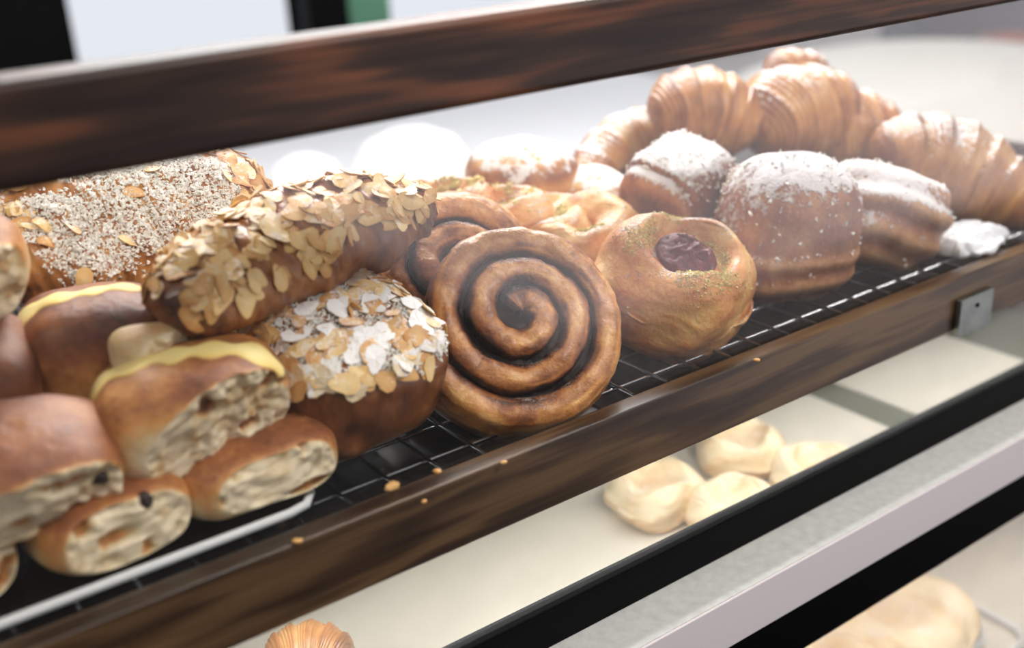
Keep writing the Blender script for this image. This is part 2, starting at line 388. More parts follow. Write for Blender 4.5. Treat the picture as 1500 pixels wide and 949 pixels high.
# wire rack and the black tray below it
tray = box('drip_tray', -0.2, 0.93, 0.0122, 0.36, -0.0235, -0.0125, M['black_tray'], None, 0.002)
tag(tray, 'glossy black enamel tray under the wire cooling rack', 'tray')
rack = thing('cooling_rack', 'chrome wire cooling rack under the pastries on the upper shelf', 'rack', mat=Matrix.Translation((0.4, 0.15, 0)))
def rpart(o): o.parent = rack; o.matrix_parent_inverse = Matrix.Translation((-0.4, -0.15, 0)); return o
xs0 = 0.1820
cw = None
for k in range(-14, 31):
    x = xs0 + 0.02387 * k
    if cw is None:
        cw = tube('cross_wire', [(0, 0.0132, -0.0015), (0, 0.34, -0.0015)], 0.0010, M['wire'])
        wm = cw.data; rpart(cw); cw.location = (x, 0, 0)
    else:
        o = rpart(link('cross_wire', wm)); o.location = (x, 0, 0)
for y in (0.0140, 0.0287, 0.0562, 0.0837, 0.1112, 0.1387, 0.1662, 0.1937, 0.2212, 0.2487, 0.2762, 0.3037, 0.3312):
    rpart(tube('long_wire', [(-0.16, y, -0.0035), (0.925, y, -0.0035)], 0.00105, M['wire']))

# riser at the back of the shelf
rs = box('display_riser', 0.11, 0.70, 0.175, 0.34, 0.0005, 0.030, M['dark_wood'], None, 0.002)
tag(rs, 'dark wooden step raising the back row of pastries', 'riser')
# white tray under the buns
bt = thing('baking_tray', 'shallow shade-darkened tray with a bright white rim under the hot cross buns', 'tray', mat=Matrix.Translation((0.05, 0.12, 0)))
box('tray_base', -0.22, 0.118, -0.098, 0.09, 0.0002, 0.0014, M['black_tray'], bt, 0.0004)  # black base paints the shade inside the tray
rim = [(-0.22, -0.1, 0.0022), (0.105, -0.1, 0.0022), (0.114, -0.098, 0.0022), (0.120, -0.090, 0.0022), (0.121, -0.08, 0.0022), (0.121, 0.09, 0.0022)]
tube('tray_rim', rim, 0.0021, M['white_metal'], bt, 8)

# ------------------------------------------------------------------ pastry builders
def superell(a, b, c, e1=0.7, e2=0.7, m=72, n=112):
    v = np.linspace(-PI / 2, PI / 2, m)[:, None]; u = np.linspace(0, 2 * PI, n, endpoint=False)[None, :]
    sp = lambda x, e: np.sign(x) * np.abs(x) ** e
    x = a * sp(np.cos(v), e1) * sp(np.cos(u), e2); y = b * sp(np.cos(v), e1) * sp(np.sin(u), e2); z = c * sp(np.sin(v), e1) + 0 * u
    return np.stack([x, y, z], 2)
def ell_radius(D, a, b, c, e1, e2):
    f = (np.abs(D[..., 0] / a) ** (2 / e2) + np.abs(D[..., 1] / b) ** (2 / e2)) ** (e2 / e1) + np.abs(D[..., 2] / c) ** (2 / e1)
    return f ** (-e1 / 2)

def sample(P, N, count, weight, spread=True):
    A = np.roll(P, -1, 1) - P; B = np.gradient(P, axis=0)
    w = (weight * np.linalg.norm(np.cross(A, B), axis=2))[:-1].ravel(); w = w / w.sum()
    idx = rng.choice(len(w), size=count, p=w, replace=len(w) < 3 * count)
    i, j = np.unravel_index(idx, (P.shape[0] - 1, P.shape[1])); j2 = (j + 1) % P.shape[1]
    f, g = rng.random((count, 1)), rng.random((count, 1))
    mixf = lambda Q: (Q[i, j] * (1 - g) + Q[i, j2] * g) * (1 - f) + (Q[i + 1, j] * (1 - g) + Q[i + 1, j2] * g) * f
    return mixf(P), mixf(N)
FLAKES = []
def flake_meshes():
    for v in range(9):
        a = random.uniform(0.0055, 0.0080); b = a * random.uniform(0.58, 0.80); n = 11
        cur = random.uniform(-0.08, 0.22); th = 0.00028
        ring = []
        for k in range(n):
            t = 2 * PI * k / n
            x = a * math.cos(t); y = b * math.sin(t) * (1 - 0.3 * math.cos(t)) * random.uniform(0.78, 1.12)
            ring.append((x, y, -cur * (x * x) / a - random.uniform(0, 0.14) * abs(y)))
        V = [(0, 0, th)] + [(x, y, z + th) for x, y, z in ring] + [(x * 0.96, y * 0.96, z - th) for x, y, z in ring] + [(0, 0, -th)]
        F = []
        for k in range(n):
            k2 = (k + 1) % n
            F += [(0, 1 + k, 1 + k2), (1 + k, 1 + n + k, 1 + n + k2, 1 + k2), (2 * n + 1, 1 + n + k2, 1 + n + k)]
        tone = [0.15] + [random.uniform(0.3, 0.75)] * n + [0.7] * n + [0.5]
        FLAKES.append((V, F, tone))
flake_meshes()
_fl = {}
def flake(mat, v):
    if (mat, v) not in _fl:
        V, F, t = FLAKES[v]; me = mesh('almond_flake', V, F, M[mat], False, np.array(t), np.ones(len(V)) * 0.6); _fl[(mat, v)] = me
    return _fl[(mat, v)]
def scatter_flakes(parent, P, N, count, weight, mats, size=(0.8, 1.25), lift=0.0006, tiltmax=0.3):
    """almond flakes laid on a surface, each an object of its own"""
    PP, NN = sample(P, N, count, weight)
    for i in range(count):
        n = nrm(NN[i] + rng.normal(0, tiltmax / 2, 3)); x = rng.normal(0, 1, 3)
        o = link('almond_flake', flake(random.choice(mats), random.randrange(9)), parent)
        s = random.uniform(*size)
        o.matrix_local = basis(PP[i] + NN[i] * random.uniform(0.0004, lift * 4), x, n) @ Matrix.Scale(s, 4)
def grains(name, parent, P, N, count, weight, size, mat, jitter=0.0004):
    PP, NN = sample(P, N, count, weight)
    O = np.array([(1, 0, 0), (-1, 0, 0), (0, 1, 0), (0, -1, 0), (0, 0, 1), (0, 0, -1)], float)
    OF = [(0, 2, 4), (2, 1, 4), (1, 3, 4), (3, 0, 4), (2, 0, 5), (1, 2, 5), (3, 1, 5), (0, 3, 5)]
    V, F = [], []
    for i in range(count):
        c = PP[i] + NN[i] * rng.uniform(-0.3, 0.9) * size
        s = size * rng.uniform(0.5, 1.5, 3); q = rng.normal(0, 0.35, (6, 3))
        b = len(V); V += list(c + (O + q) * s); F += [tuple(k + b for k in f) for f in OF]
    o = link(name, mesh(name, V, F, mat, False), parent); o['kind'] = 'stuff'
    return o

def world_n(mat4, N):
    R = np.array(mat4.to_3x3()); return N @ R.T

REPORT = []
def report(t, P, mat4):
    Wp = P.reshape(-1, 3) @ np.array(mat4.to_3x3()).T + np.array(mat4.translation)
    REPORT.append((t.name, Wp.min(0).round(4).tolist(), Wp.max(0).round(4).tolist()))

# -------- cinnamon roll: a dough ribbon wound on itself, local +Z is the face
def cinnamon_roll(label, mat4, R, h, turns, phase, seed, group):
    t = thing('cinnamon_roll', label, 'cinnamon roll', group, mat4)
    na, nc = 420, 30
    pitch = R / (turns + 0.30)
    th = np.linspace(0, 2 * PI * turns, na)
    wob = np.stack([np.cos(th) * 1.1, np.sin(th) * 1.1, th * 0.12], 1)
    rc = pitch * (0.24 + th / (2 * PI)) * (1 + 0.05 * vnoise(wob + seed, seed))
    rc = np.minimum(rc, R * 0.93)
    w = pitch * (0.97 + 0.10 * vnoise(wob * 1.7 + 5, seed) + 0.30 * sstep(3.2, 0.3, th))
    w *= 1 - 0.75 * sstep(2 * PI * turns - 0.5, 2 * PI * turns, th)
    ang = phase - th
    ztop = h / 2 + 0.14 * h * (1 - (rc / R) ** 2) - 0.10 * h * sstep(0.75, 1, rc / R) + 0.0016 * vnoise(wob * 1.4 + 9, seed)
    # closed section: rounded top, straight sides, flat bottom
    k = np.linspace(0, 2 * PI, nc, endpoint=False)
    sx = np.sign(np.cos(k)) * np.abs(np.cos(k)) ** 0.75; sz = np.sign(np.sin(k)) * np.abs(np.sin(k)) ** 0.85
    P = np.zeros((na, nc, 3)); tone = np.zeros((na, nc))
    for j in range(nc):
        bulge = 1 + (0.12 * (1 - abs(sz[j])) * (rc / R > 0.7))
        rr = rc + w / 2 * sx[j] * bulge
        zz = -h / 2 + (ztop + h / 2) * (0.5 + 0.5 * sz[j]) if abs(sz[j]) < 0.62 else (ztop - w * 0.55 * (1 - sz[j]) if sz[j] > 0 else -h / 2 + w * 0.3 * (1 + sz[j]))
        P[:, j, 0] = rr * np.cos(ang); P[:, j, 1] = rr * np.sin(ang); P[:, j, 2] = zz
        top = sstep(0.35, 0.95, sz[j])
        outer = (sx[j] > 0.15) * sstep(2 * PI * (turns - 1), 2 * PI * (turns - 0.85), th)
        streak = vnoise(np.stack([th * 2.2, np.full(na, j * 1.7), np.full(na, seed * 1.0)], 1), 3) * 0.22 + vnoise(np.stack([th * 7, np.full(na, j * 2.3), np.full(na, 2.0)], 1), 5) * 0.08
        base = 1.0 * (1 - top) + (0.27 + 0.62 * abs(sx[j]) ** 2.2) * top
        base = base * (1 - outer) + 0.30 * outer
        edge = 0.0
        tone[:, j] = base + streak + edge
    N = gnormals(P)
    amp = fbm(P * 180, seed) * 0.0007 + fbm(P * 55, seed + 2) * 0.0008
    P = P + N * amp[..., None]
    # laminations on the outer wall
    rad = np.hypot(P[..., 0], P[..., 1]); lam = np.sin(P[..., 2] * 2400 + 4 * vnoise(P * 45, 4)) * 0.00035 * sstep(0.85 * R, R, rad)
    P[..., :2] *= (1 + lam / np.maximum(rad, 1e-4))[..., None]
    dk = sstep(2.2, 0.4, th)[:, None]
    tone = tone + 0.35 * dk + 0.10 * vnoise(P * 60, 8) + 0.25 * sstep(0.35, 0.6, vnoise(P * 42, 21)) * (rad > 0.8 * R)
    grid_obj('dough', P, M['roll'], tone, np.full(tone.shape, 0.5), t)
    # dark filling seen down in the gaps
    m, n = 26, 72
    r = np.linspace(0, 1, m)[:, None]; u = np.linspace(0, 2 * PI, n, endpoint=False)[None, :]
    zf = h / 2 + 0.14 * h * (1 - (r * 0.9) ** 2) - 0.24 * h - 0.08 * h * r ** 4
    D = np.stack([R * 0.86 * r * np.cos(u), R * 0.86 * r * np.sin(u), zf + 0 * u], 2)
    D[..., 2] += 0.0018 * vnoise(D * 160, 3)
    B = D[::-1].copy(); B[..., 2] = -h * 0.4
    G = np.concatenate([D, B]); grid_obj('filling', G, M['filling'], None, None, t)
    report(t, P, mat4)
    return t

# -------- bun: rounded dough dome with torn crumb faces and a paste cross
def bun(label, mat4, a, b, c, cuts=(), cross='xy', tone0=0.52, seed=0, name='hot_cross_bun', cat='bun', group=None, e1=0.75, e2=0.62, raisins=0, m=92, n=150, wid=0.13):
    t = thing(name, label, cat, group, mat4)
    P = superell(a, b, c, e1, e2, m, n)
    P[..., 2] = np.where(P[..., 2] < 0, P[..., 2] * 0.92, P[..., 2])
    P = P + gnormals(P) * (fbm(P * 26, seed) * 0.0016)[..., None]
    up = sstep(-0.35, 0.75, P[..., 2] / c)
    tone = tone0 - 0.30 * (1 - up) + 0.12 * fbm(P * 40, seed + 4) + 0.10 * up
    crumb = np.zeros(P.shape[:2])
    for (nv, d) in cuts:
        nv = nrm(nv); s = (P @ nv) - d
        over = sstep(-0.0006, 0.0016, s)
        Q = P - np.maximum(s, 0)[..., None] * nv
        f1 = fbm(Q * 130, seed + 11, 4); f2 = vnoise(Q * 380, seed + 15); f3 = vnoise(Q * 120, seed + 19)
        dsp = f1 * 0.0022 + f2 * 0.0011 - 0.0045 * sstep(0.38, 0.62, f3)
        P = np.where((s > 0)[..., None], Q + nv * (dsp * over)[..., None], P)
        crumb = np.maximum(crumb, over)
        tone = tone * (1 - over) + over * (0.03 - 0.13 * f1 + 0.55 * sstep(0.40, 0.70, f3) + 0.16 * sstep(0.1, 0.6, f2))  # crumb pits also get a darker tone, shade put into the colour
        rimz = np.exp(-(s / 0.0022) ** 2) * (s < 0.001); tone = tone - 0.10 * rimz
    P[..., 2] = np.maximum(P[..., 2], -c * 0.92)
    grid_obj('dough', P, M['bun'], tone, None, t)
    # paste strips follow the dome
    for axis in cross:
        if axis not in 'xy': continue
        L, Wn = 60, 9
        ph = np.linspace(math.radians(14), math.radians(166), L)
        V, F = [], []
        for i, f in enumerate(ph):
            ww = wid * (1 + 0.3 * math.sin(i * 0.55 + seed))
            for j in range(Wn):
                q = (j / (Wn - 1) - 0.5) * 2
                d = np.array([math.cos(f), q * ww, math.sin(f) * c / a * 1.4]) if axis == 'x' else np.array([q * ww, math.cos(f), math.sin(f) * c / b * 1.4])
                r = ell_radius(d, a, b, c, e1, e2)
                p = d * r
                p = p + nrm(p) * (0.0013 * (1 - q * q) - 0.0005 + 0.0016 * float(fbm(p * 26, seed)))
                V.append(p)
        V = np.array(V)
        for (nv, dd) in cuts:
            nv = nrm(nv); s = V @ nv - dd; V = V - np.maximum(s + 0.0004, 0)[:, None] * nv
        for i in range(L - 1):
            for j in range(Wn - 1):
                F.append((i * Wn + j, (i + 1) * Wn + j, (i + 1) * Wn + j + 1, i * Wn + j + 1))
        qq = np.tile(np.abs(np.linspace(-1, 1, Wn)), L)
        me = mesh('paste_cross', V, F, M['cream'], True, 0.22 + 0.25 * vnoise(V * 70, seed) + 0.75 * qq ** 3)
        o = link('paste_cross', me, t); so = o.modifiers.new('thick', 'SOLIDIFY'); so.thickness = 0.0006; so.offset = 0
    # raisins in the torn faces
    if raisins and cuts:
        nv, d = cuts[0]; nv = nrm(nv)
        cand = P.reshape(-1, 3)[(crumb > 0.98).ravel()]
        for i in rng.choice(len(cand), size=raisins, replace=False):
            p = cand[i]
            Q = superell(0.0042, 0.0034, 0.003, 1, 1, 10, 14); Q += gnormals(Q) * (vnoise(Q * 500, int(i)) * 0.0006)[..., None]
            o = grid_obj('raisin', Q, M['raisin'], None, None, t); o.matrix_local = basis(p - nv * 0.0008, rng.normal(0, 1, 3), nv)
    report(t, P, mat4)
    return t

# -------- croissant: bent, tapering, stepped by the rolled dough
def crescent(L, R, bend, nseg, seed, flat=0.85, m=150, n=56, ridge=0.16, taper=0.6):
    s = np.linspace(-1, 1, m)
    cx = L / 2 * np.sin(s * bend) / max(math.sin(bend), 1e-3) if bend > 0.05 else L / 2 * s
    cy = (np.cos(s * bend) - 1) * L / 2 / max(math.sin(bend), 1e-3) if bend > 0.05 else 0 * s
    C = np.stack([cx, cy, 0 * s], 1)
    T = np.gradient(C, axis=0); T /= np.linalg.norm(T, axis=1, keepdims=True)
    S = np.stack([-T[:, 1], T[:, 0], 0 * s], 1)
    prof = np.maximum(1 - np.abs(s) ** 2.4, 0) ** taper
    u = np.linspace(0, 2 * PI, n, endpoint=False)
    q = np.abs(s)[:, None] * nseg + 0.22 * np.sin(u)[None, :] * np.sign(s)[:, None] + 0.12 * vnoise(np.stack([np.repeat(s[:, None] * 3, n, 1), np.cos(u)[None] + 0 * s[:, None], np.sin(u)[None] + 0 * s[:, None]], 2), seed)
    fr = q - np.floor(q)
    saw = np.where(fr < 0.78, 1 - 0.55 * fr / 0.78, 1 - 0.55 + 0.55 * (fr - 0.78) / 0.22)
    rr = R * prof[:, None] * (1 + ridge * (saw - 0.7) * (nseg > 0))
    P = C[:, None, :] + rr[..., None] * (np.cos(u)[None, :, None] * S[:, None, :] + flat * np.sin(u)[None, :, None] * np.array([0, 0, 1.]))
    P = P + gnormals(P) * (fbm(P * 30, seed) * 0.0018)[..., None]
    tone = 0.50 + (0.30 * (saw - 0.7) if nseg else 0) + 0.14 * fbm(P * 42, seed + 3)
    tone = tone + 0.12 * np.abs(s)[:, None] ** 3
    # fine flaky layers running around the body
    P = P + gnormals(P) * (0.00035 * np.sin(fr * 34 + 3 * vnoise(P * 40, seed)))[..., None] * (1 if nseg else 0)
    return P, tone
def croissant(label, mat4, L, R, bend=0.7, nseg=3.2, seed=0, mat='croissant', dt=0.0, sugar=0.5, group=None, ridge=0.2, flat=0.85):
    t = thing('croissant', label, 'croissant', group, mat4)
    P, tone = crescent(L, R, bend, nseg, seed, flat, ridge=ridge)
    grid_obj('body', P, M[mat], tone + dt, np.full(tone.shape, sugar), t)
    report(t, P, mat4); return t

# -------- danish: puffed ring with a sunken middle
def danish(label, mat4, R, h, seed, jam=True, crumbs=300, mat='danish', group=None, dt=0.0, sink=0.42, lobes=2, name='raspberry_danish', cat='danish', hole=0.34, sugar=0.5, sq=0.06, csize=0.0009):
    t = thing(name, label, cat, group, mat4)
    m, n = 130, 150
    # profile from the sunken centre over the rim to the underside
    tt = np.linspace(0, 1, m)
    keys = np.array([(0, h / 2 - h * sink), (hole * 0.8, h / 2 - h * sink * 0.92), (hole * 1.25, h * 0.32), (0.62, h * 0.5), (0.82, h * 0.40), (0.97, h * 0.12), (1.0, -h * 0.12), (0.93, -h * 0.36), (0.75, -h * 0.5), (0, -h * 0.5)])
    ks = np.linspace(0, 1, len(keys))
    def cr(x, k):
        x = np.clip(x * (len(k) - 1), 0, len(k) - 1.0001); i = np.floor(x).astype(int); f = x - i
        p0, p1, p2, p3 = k[np.maximum(i - 1, 0)], k[i], k[np.minimum(i + 1, len(k) - 1)], k[np.minimum(i + 2, len(k) - 1)]
        return 0.5 * (2 * p1 + (p2 - p0) * f + (2 * p0 - 5 * p1 + 4 * p2 - p3) * f ** 2 + (3 * p1 - p0 - 3 * p2 + p3) * f ** 3)
    pr, pz = cr(tt, keys[:, 0]), cr(tt, keys[:, 1]); pr[0] = pr[-1] = 0; pr = np.maximum(pr, 0)
    u = np.linspace(0, 2 * PI, n, endpoint=False)
    rad = R * (1 + sq * np.cos(4 * u + seed) + 0.03 * np.sin(2 * u + seed * 1.3))
    P = np.stack([pr[:, None] * rad[None] * np.cos(u)[None], pr[:, None] * rad[None] * np.sin(u)[None], pz[:, None] + 0 * u[None]], 2)
    rimw = sstep(hole, 0.6, pr)[:, None]
    P[..., 2] += rimw * (h * 0.07 * np.sin(lobes * u + seed)[None] ) * (pz > 0)[:, None]
    N = gnormals(P)
    cu, su = np.cos(u)[None] + 0 * tt[:, None], np.sin(u)[None] + 0 * tt[:, None]
    fib = vnoise(np.stack([cu * 3.5, su * 3.5, tt[:, None] * 46 + 3 * vnoise(np.stack([cu * 2, su * 2, tt[:, None] * 5 + 0 * cu], 2), seed)], 2), seed + 6) * rimw
    lam = np.sin((u[None] * 5 + 22 * tt[:, None]) + 2.0 * vnoise(P * 40, seed))
    P = P + N * (fbm(P * 34, seed) * 0.0020 + rimw * lam * 0.0009 + fib * 0.0004)[..., None]
    tone = 0.38 + 0.12 * fib + 0.10 * lam * rimw + 0.14 * fbm(P * 44, seed + 2) + 0.22 * sstep(0.1, -0.3, pz / h)[:, None] + 0.18 * (1 - rimw) * (pz > 0)[:, None] + dt
    grid_obj('dough', P, M[mat], tone, np.full(tone.shape, sugar), t)
    N = gnormals(P)
    if jam:
        mm, nn = 26, 72; r = np.linspace(0, 1, mm)[:, None]; uu = np.linspace(0, 2 * PI, nn, endpoint=False)[None]
        J = np.stack([R * hole * 1.02 * r * np.cos(uu), R * hole * 1.02 * r * np.sin(uu), h / 2 - h * sink + h * 0.09 * (1 - r ** 2.2) + h * 0.05 + 0 * uu], 2)
        J[..., 2] += (0.0032 * vnoise(J * 230, seed) + 0.0018 * vnoise(J * 480, seed + 2)) * (1 - r ** 6)
        B = J[::-1].copy(); B[..., 2] = h / 2 - h * sink - 0.003
        grid_obj('jam', np.concatenate([J, B]), M['jam'], None, None, t)
    if crumbs:
        pr2 = pr[:, None] + 0 * u[None]
        w = np.exp(-((pr2 - hole * 1.45) / 0.16) ** 2) * (pz > 0)[:, None] * sstep(-0.1, 0.5, vnoise(P * 60, seed + 9)) + 1e-9
        grains('pistachio_crumbs', t, P, N, crumbs, w, csize, M['pistachio'])
    report(t, P, mat4); return t

# -------- layered block: chocolate pastries and folded rolls
def block(label, mat4, a, b, c, seed, name, cat, layers=9, lam=0.0011, mat='pain', dt=0.0, sugar=0.5, e1=0.6, e2=0.55, group=None, laxis=(0, 0, 1), lrange=(-1, 1), taper=0.0, grain=0, swirl=False, gw=0.0011):
    t = thing(name, label, cat, group, mat4)
    P = superell(a, b, c, e1, e2, 110, 140)
    if taper: P[..., :2] *= (1 - taper * P[..., 2:3] / c)
    ax = nrm(laxis); q = P @ ax / c
    wq = sstep(lrange[0] - 0.1, lrange[0] + 0.1, q) * (1 - sstep(lrange[1] - 0.1, lrange[1] + 0.1, q))
    wv = np.sin(q * layers * PI + 1.6 * vnoise(P * 24, seed))
    if swirl:
        rr = np.hypot(P[..., 1] / b, P[..., 2] / c); an = np.arctan2(P[..., 2], P[..., 1]); wv = np.sin(rr * layers * 2.2 + an); wq = sstep(0.7, 0.9, np.abs(P[..., 0]) / a)
    P = P + gnormals(P) * (fbm(P * 26, seed) * 0.0024 + wq * wv * lam)[..., None]
    tone = 0.55 - 0.20 * wq * (0.55 + wv * 0.8) + 0.14 * fbm(P * 46, seed + 3) + dt
    grid_obj('dough', P, M[mat], tone, np.full(tone.shape, sugar), t)
    if grain:
        N = gnormals(P); wn = world_n(mat4, N)[..., 2]
        w = sstep(-0.35, 0.7, wn) * sstep(-0.35, 0.35, vnoise(P * 55, seed + 5)) + 1e-9
        grains('sugar_nibs', t, P, N, grain, w, gw, M['sugar'])
    report(t, P, mat4); return t

# -------- almond croissant: fat body under a coat of flakes
def almond(label, mat4, L, R, bend, seed, nflake, mats, wz=(-0.05, 0.45), flat=0.8, taper=0.42, dt=0.1, group='almond croissants', ngrain=0, grainw=None, fw=None, size=(0.8, 1.25), block_dims=None, tiltmax=0.3):
    t = thing('almond_croissant', label, 'croissant', group, mat4)
    if block_dims:
        a, b, c, e1, e2 = block_dims
        P = superell(a, b, c, e1, e2, 100, 140); P = P + gnormals(P) * (fbm(P * 30, seed) * 0.0032)[..., None]
        tone = 0.55 + 0.2 * fbm(P * 50, seed)
    else:
        P, tone = crescent(L, R, bend, 2.4, seed, flat, taper=taper, m=120, n=90, ridge=0.13)
        P = P + gnormals(P) * (fbm(P * 48, seed + 5) * 0.0030)[..., None]
    grid_obj('body', P, M['croissant_plain'], tone + dt, np.full(tone.shape, 0.5), t)
    N = gnormals(P); wn = world_n(mat4, N)
    w = sstep(wz[0], wz[1], wn[..., 2])
    if fw is not None: w = w * fw(P, N)
    scatter_flakes(t, P, N, nflake, w + 1e-12, mats, size, tiltmax=tiltmax)
    if ngrain:
        wg = sstep(0.0, 0.6, wn[..., 2]); wg = wg * (grainw(P, N) if grainw else 1) + 1e-12
        grains('sugar_crumbs', t, P, N, ngrain, wg, 0.00085, M['sugar'])
    report(t, P, mat4); return t

# ------------------------------------------------------------------ hot cross buns on the white tray
G1 = 'hot cross buns'
bun('hot cross bun at right of the bottom row, torn pale side along the tray rim', tilt((0.1515, 0.056, 0.0185), -2), 0.0385, 0.040, 0.0185, [((0.1, -1, 0.10), 0.0335)], '', 0.50, 11, raisins=0, group=G1)
bun('hot cross bun at left of the bottom row, torn pale side along the tray rim', tilt((0.0855, 0.055, 0.0185), 3), 0.034, 0.040, 0.0185, [((0.05, -1, 0.10), 0.0325)], '', 0.52, 23, raisins=1, group=G1)
bun('hot cross bun cut off by the lower left corner, torn pale side', tilt((0.0165, 0.058, 0.018), 4), 0.034, 0.040, 0.0175, [((0.2, -1, 0.15), 0.028)], '', 0.55, 31, raisins=0, group=G1)
bun('upper hot cross bun with yellow cross and large torn face, nearest on top', basis((0.1315, 0.056, 0.0485), (0.90, -0.40, 0.08), (-0.05, -0.02, 1)), 0.041, 0.038, 0.0255, [((0.50, -0.80, -0.30), 0.0225)], 'x', 0.48, 41, raisins=0, m=120, n=190, group=G1, wid=0.27)
bun('hot cross bun at left edge on top of the bottom row, torn side with raisins', basis((0.058, 0.050, 0.0470), (0.95, -0.25, -0.05), (0.05, -0.22, 0.96)), 0.039, 0.036, 0.0205, [((0.30, -0.90, -0.2), 0.024)], '', 0.58, 53, raisins=2, group=G1)
bun('dark brown hot cross bun behind with a cream stripe along its top', basis((0.1135, 0.116, 0.059), (0.97, -0.18, 0.02), (0.05, 0.02, 1)), 0.036, 0.033, 0.030, [((0.9, -0.5, -0.3), 0.036)], 'x', 0.66, 61, raisins=0, group=G1, wid=0.24, e1=0.6)
bun('small pale torn piece of bun lying between two hot cross buns', basis(at_y(218, 512, 0.073), (0.95, -0.3, 0.1), (0, -0.35, 0.94)), 0.0165, 0.011, 0.0105, [((0.5, -0.85, 0), 0.006)], '', 0.22, 71, name='bun_piece', group=None, m=50, n=70)
bun('torn pale bun at the left edge above the dark bun', basis((0.060, 0.120, 0.112), (0.9, -0.4, 0), (0, -0.3, 0.95)), 0.030, 0.030, 0.022, [((0.55, -0.80, 0.1), 0.018)], '', 0.5, 83, raisins=0, group=G1)
bun('brown bun at the left edge half hidden behind the torn bun', basis((0.052, 0.112, 0.066), (0.95, -0.3, 0), (0, -0.2, 0.98)), 0.034, 0.032, 0.027, [], '', 0.70, 91, group=G1)

# ------------------------------------------------------------------ almond croissants
def rowx(P, N): return np.ones(P.shape[:2])
almond('large almond croissant thickly coated in white sugar crumbs at back left', basis(at_y(195, 335, 0.195), (1, 0.05, 0.02), (0.05, -0.50, 0.86)), 0.158, 0.050, 0.12, 101, 130, ['almond', 'almond_dark'],
       wz=(0.0, 0.4), flat=0.62, taper=0.36, ngrain=9000, fw=lambda P, N: 0.12 + 2.5 * sstep(0.045, 0.062, P[..., 0]) + 0.9 * sstep(-0.045, -0.065, P[..., 0]) + 0.6 * sstep(0.02, 0.04, P[..., 1]),
       grainw=lambda P, N: (1 - sstep(0.045, 0.062, P[..., 0])) * sstep(-0.5, 0.1, vnoise(P * 45, 7)), dt=0.0)
e0, e1_ = at_y(222, 428, 0.080), at_y(606, 318, 0.118)
almond('long almond croissant covered in toasted flakes lying across the others', basis((e0 + e1_) / 2 + np.array([0, 0, 0.004]), e1_ - e0, (0.05, -0.42, 0.9)), float(np.linalg.norm(e1_ - e0)) * 1.03, 0.0275, 0.35, 113, 290, ['almond', 'almond', 'almond_dark'],
       wz=(0.0, 0.42), flat=0.86, taper=0.45, dt=0.12, fw=lambda P, N: 1.0 + 0.6 * sstep(-0.03, -0.06, P[..., 0]))
almond('front almond croissant with a white sugared flake top and glossy brown end', basis(at_y(502, 527, 0.072), (0.985, 0.10, 0.06), (0.08, -0.34, 0.94)), 0, 0, 0, 127, 300, ['almond_white', 'almond_white', 'almond', 'almond_dark'],
       wz=(0.0, 0.30), dt=0.16, block_dims=(0.0430, 0.044, 0.031, 0.55, 0.55), size=(0.85, 1.2), tiltmax=0.25, ngrain=6500)
almond('dark brown almond croissant mostly hidden under the long flaked one', tilt((0.185, 0.140, 0.052), 4, 20), 0.15, 0.028, 0.2, 131, 24, ['almond_dark'], wz=(0.6, 0.9), flat=0.9, dt=0.28)

# ------------------------------------------------------------------ cinnamon rolls
G2 = 'cinnamon rolls'
nr = nrm([-0.20, -0.72, 0.66])
c1 = at_y(754, 474, 0.056)
def behind(px, py, d):
    r = ray(px, py); return CAM + r * (((c1 - CAM) @ nrm(nr) - d) / (r @ nrm(nr)))
cinnamon_roll('large front cinnamon roll with a wide open dark spiral', basis(c1, RIGHT, nr), 0.0555, 0.030, 2.85, 2.5, 3, G2)
cinnamon_roll('second cinnamon roll half hidden behind the large front one', basis(behind(657, 404, 0.036), RIGHT, nr), 0.047, 0.030, 2.3, 0.4, 9, G2)
cinnamon_roll('third cinnamon roll, only its top edge showing behind the second', basis(behind(664, 412, 0.072), RIGHT, nr), 0.052, 0.028, 2.3, 2.4, 15, G2)

# ------------------------------------------------------------------ danishes
G3 = 'raspberry danishes'
danish('front raspberry danish with dark jam centre and pistachio crumbs', basis(at_y(987, 414, 0.062), RIGHT * 0.9 - UP * 0.35, BACK * 0.62 + UP * 0.68 + RIGHT * 0.24), 0.0465, 0.058, 5, True, 1500, group=G3, hole=0.38, sink=0.17, sq=0.045, csize=0.0006, lobes=3)
danish('pale dusted danish directly behind the front raspberry danish', basis(at_y(858, 352, 0.138), RIGHT, BACK * 0.5 + UP * 0.75 - RIGHT * 0.2), 0.037, 0.040, 12, True, 500, group=G3, dt=-0.1, hole=0.22)
danish('danish with a pistachio crumb edge behind the large cinnamon roll', basis(at_y(800, 345, 0.165), RIGHT, BACK * 0.5 + UP * 0.8 - RIGHT * 0.3), 0.036, 0.036, 17, True, 500, group=G3, dt=-0.12, hole=0.22)
danish('flat danish with jam and green pistachio pieces behind the cinnamon rolls', basis(at_y(738, 316, 0.185), RIGHT, BACK * 0.35 + UP * 0.9 - RIGHT * 0.1), 0.036, 0.030, 22, True, 130, group=G3, hole=0.36, dt=-0.05, csize=0.0013)
danish('danish behind the almond flakes with a green pistachio edge', basis(at_y(655, 303, 0.215), RIGHT, BACK * 0.35 + UP * 0.9 - RIGHT * 0.1), 0.034, 0.030, 27, True, 120, group=G3, hole=0.36, csize=0.0013)

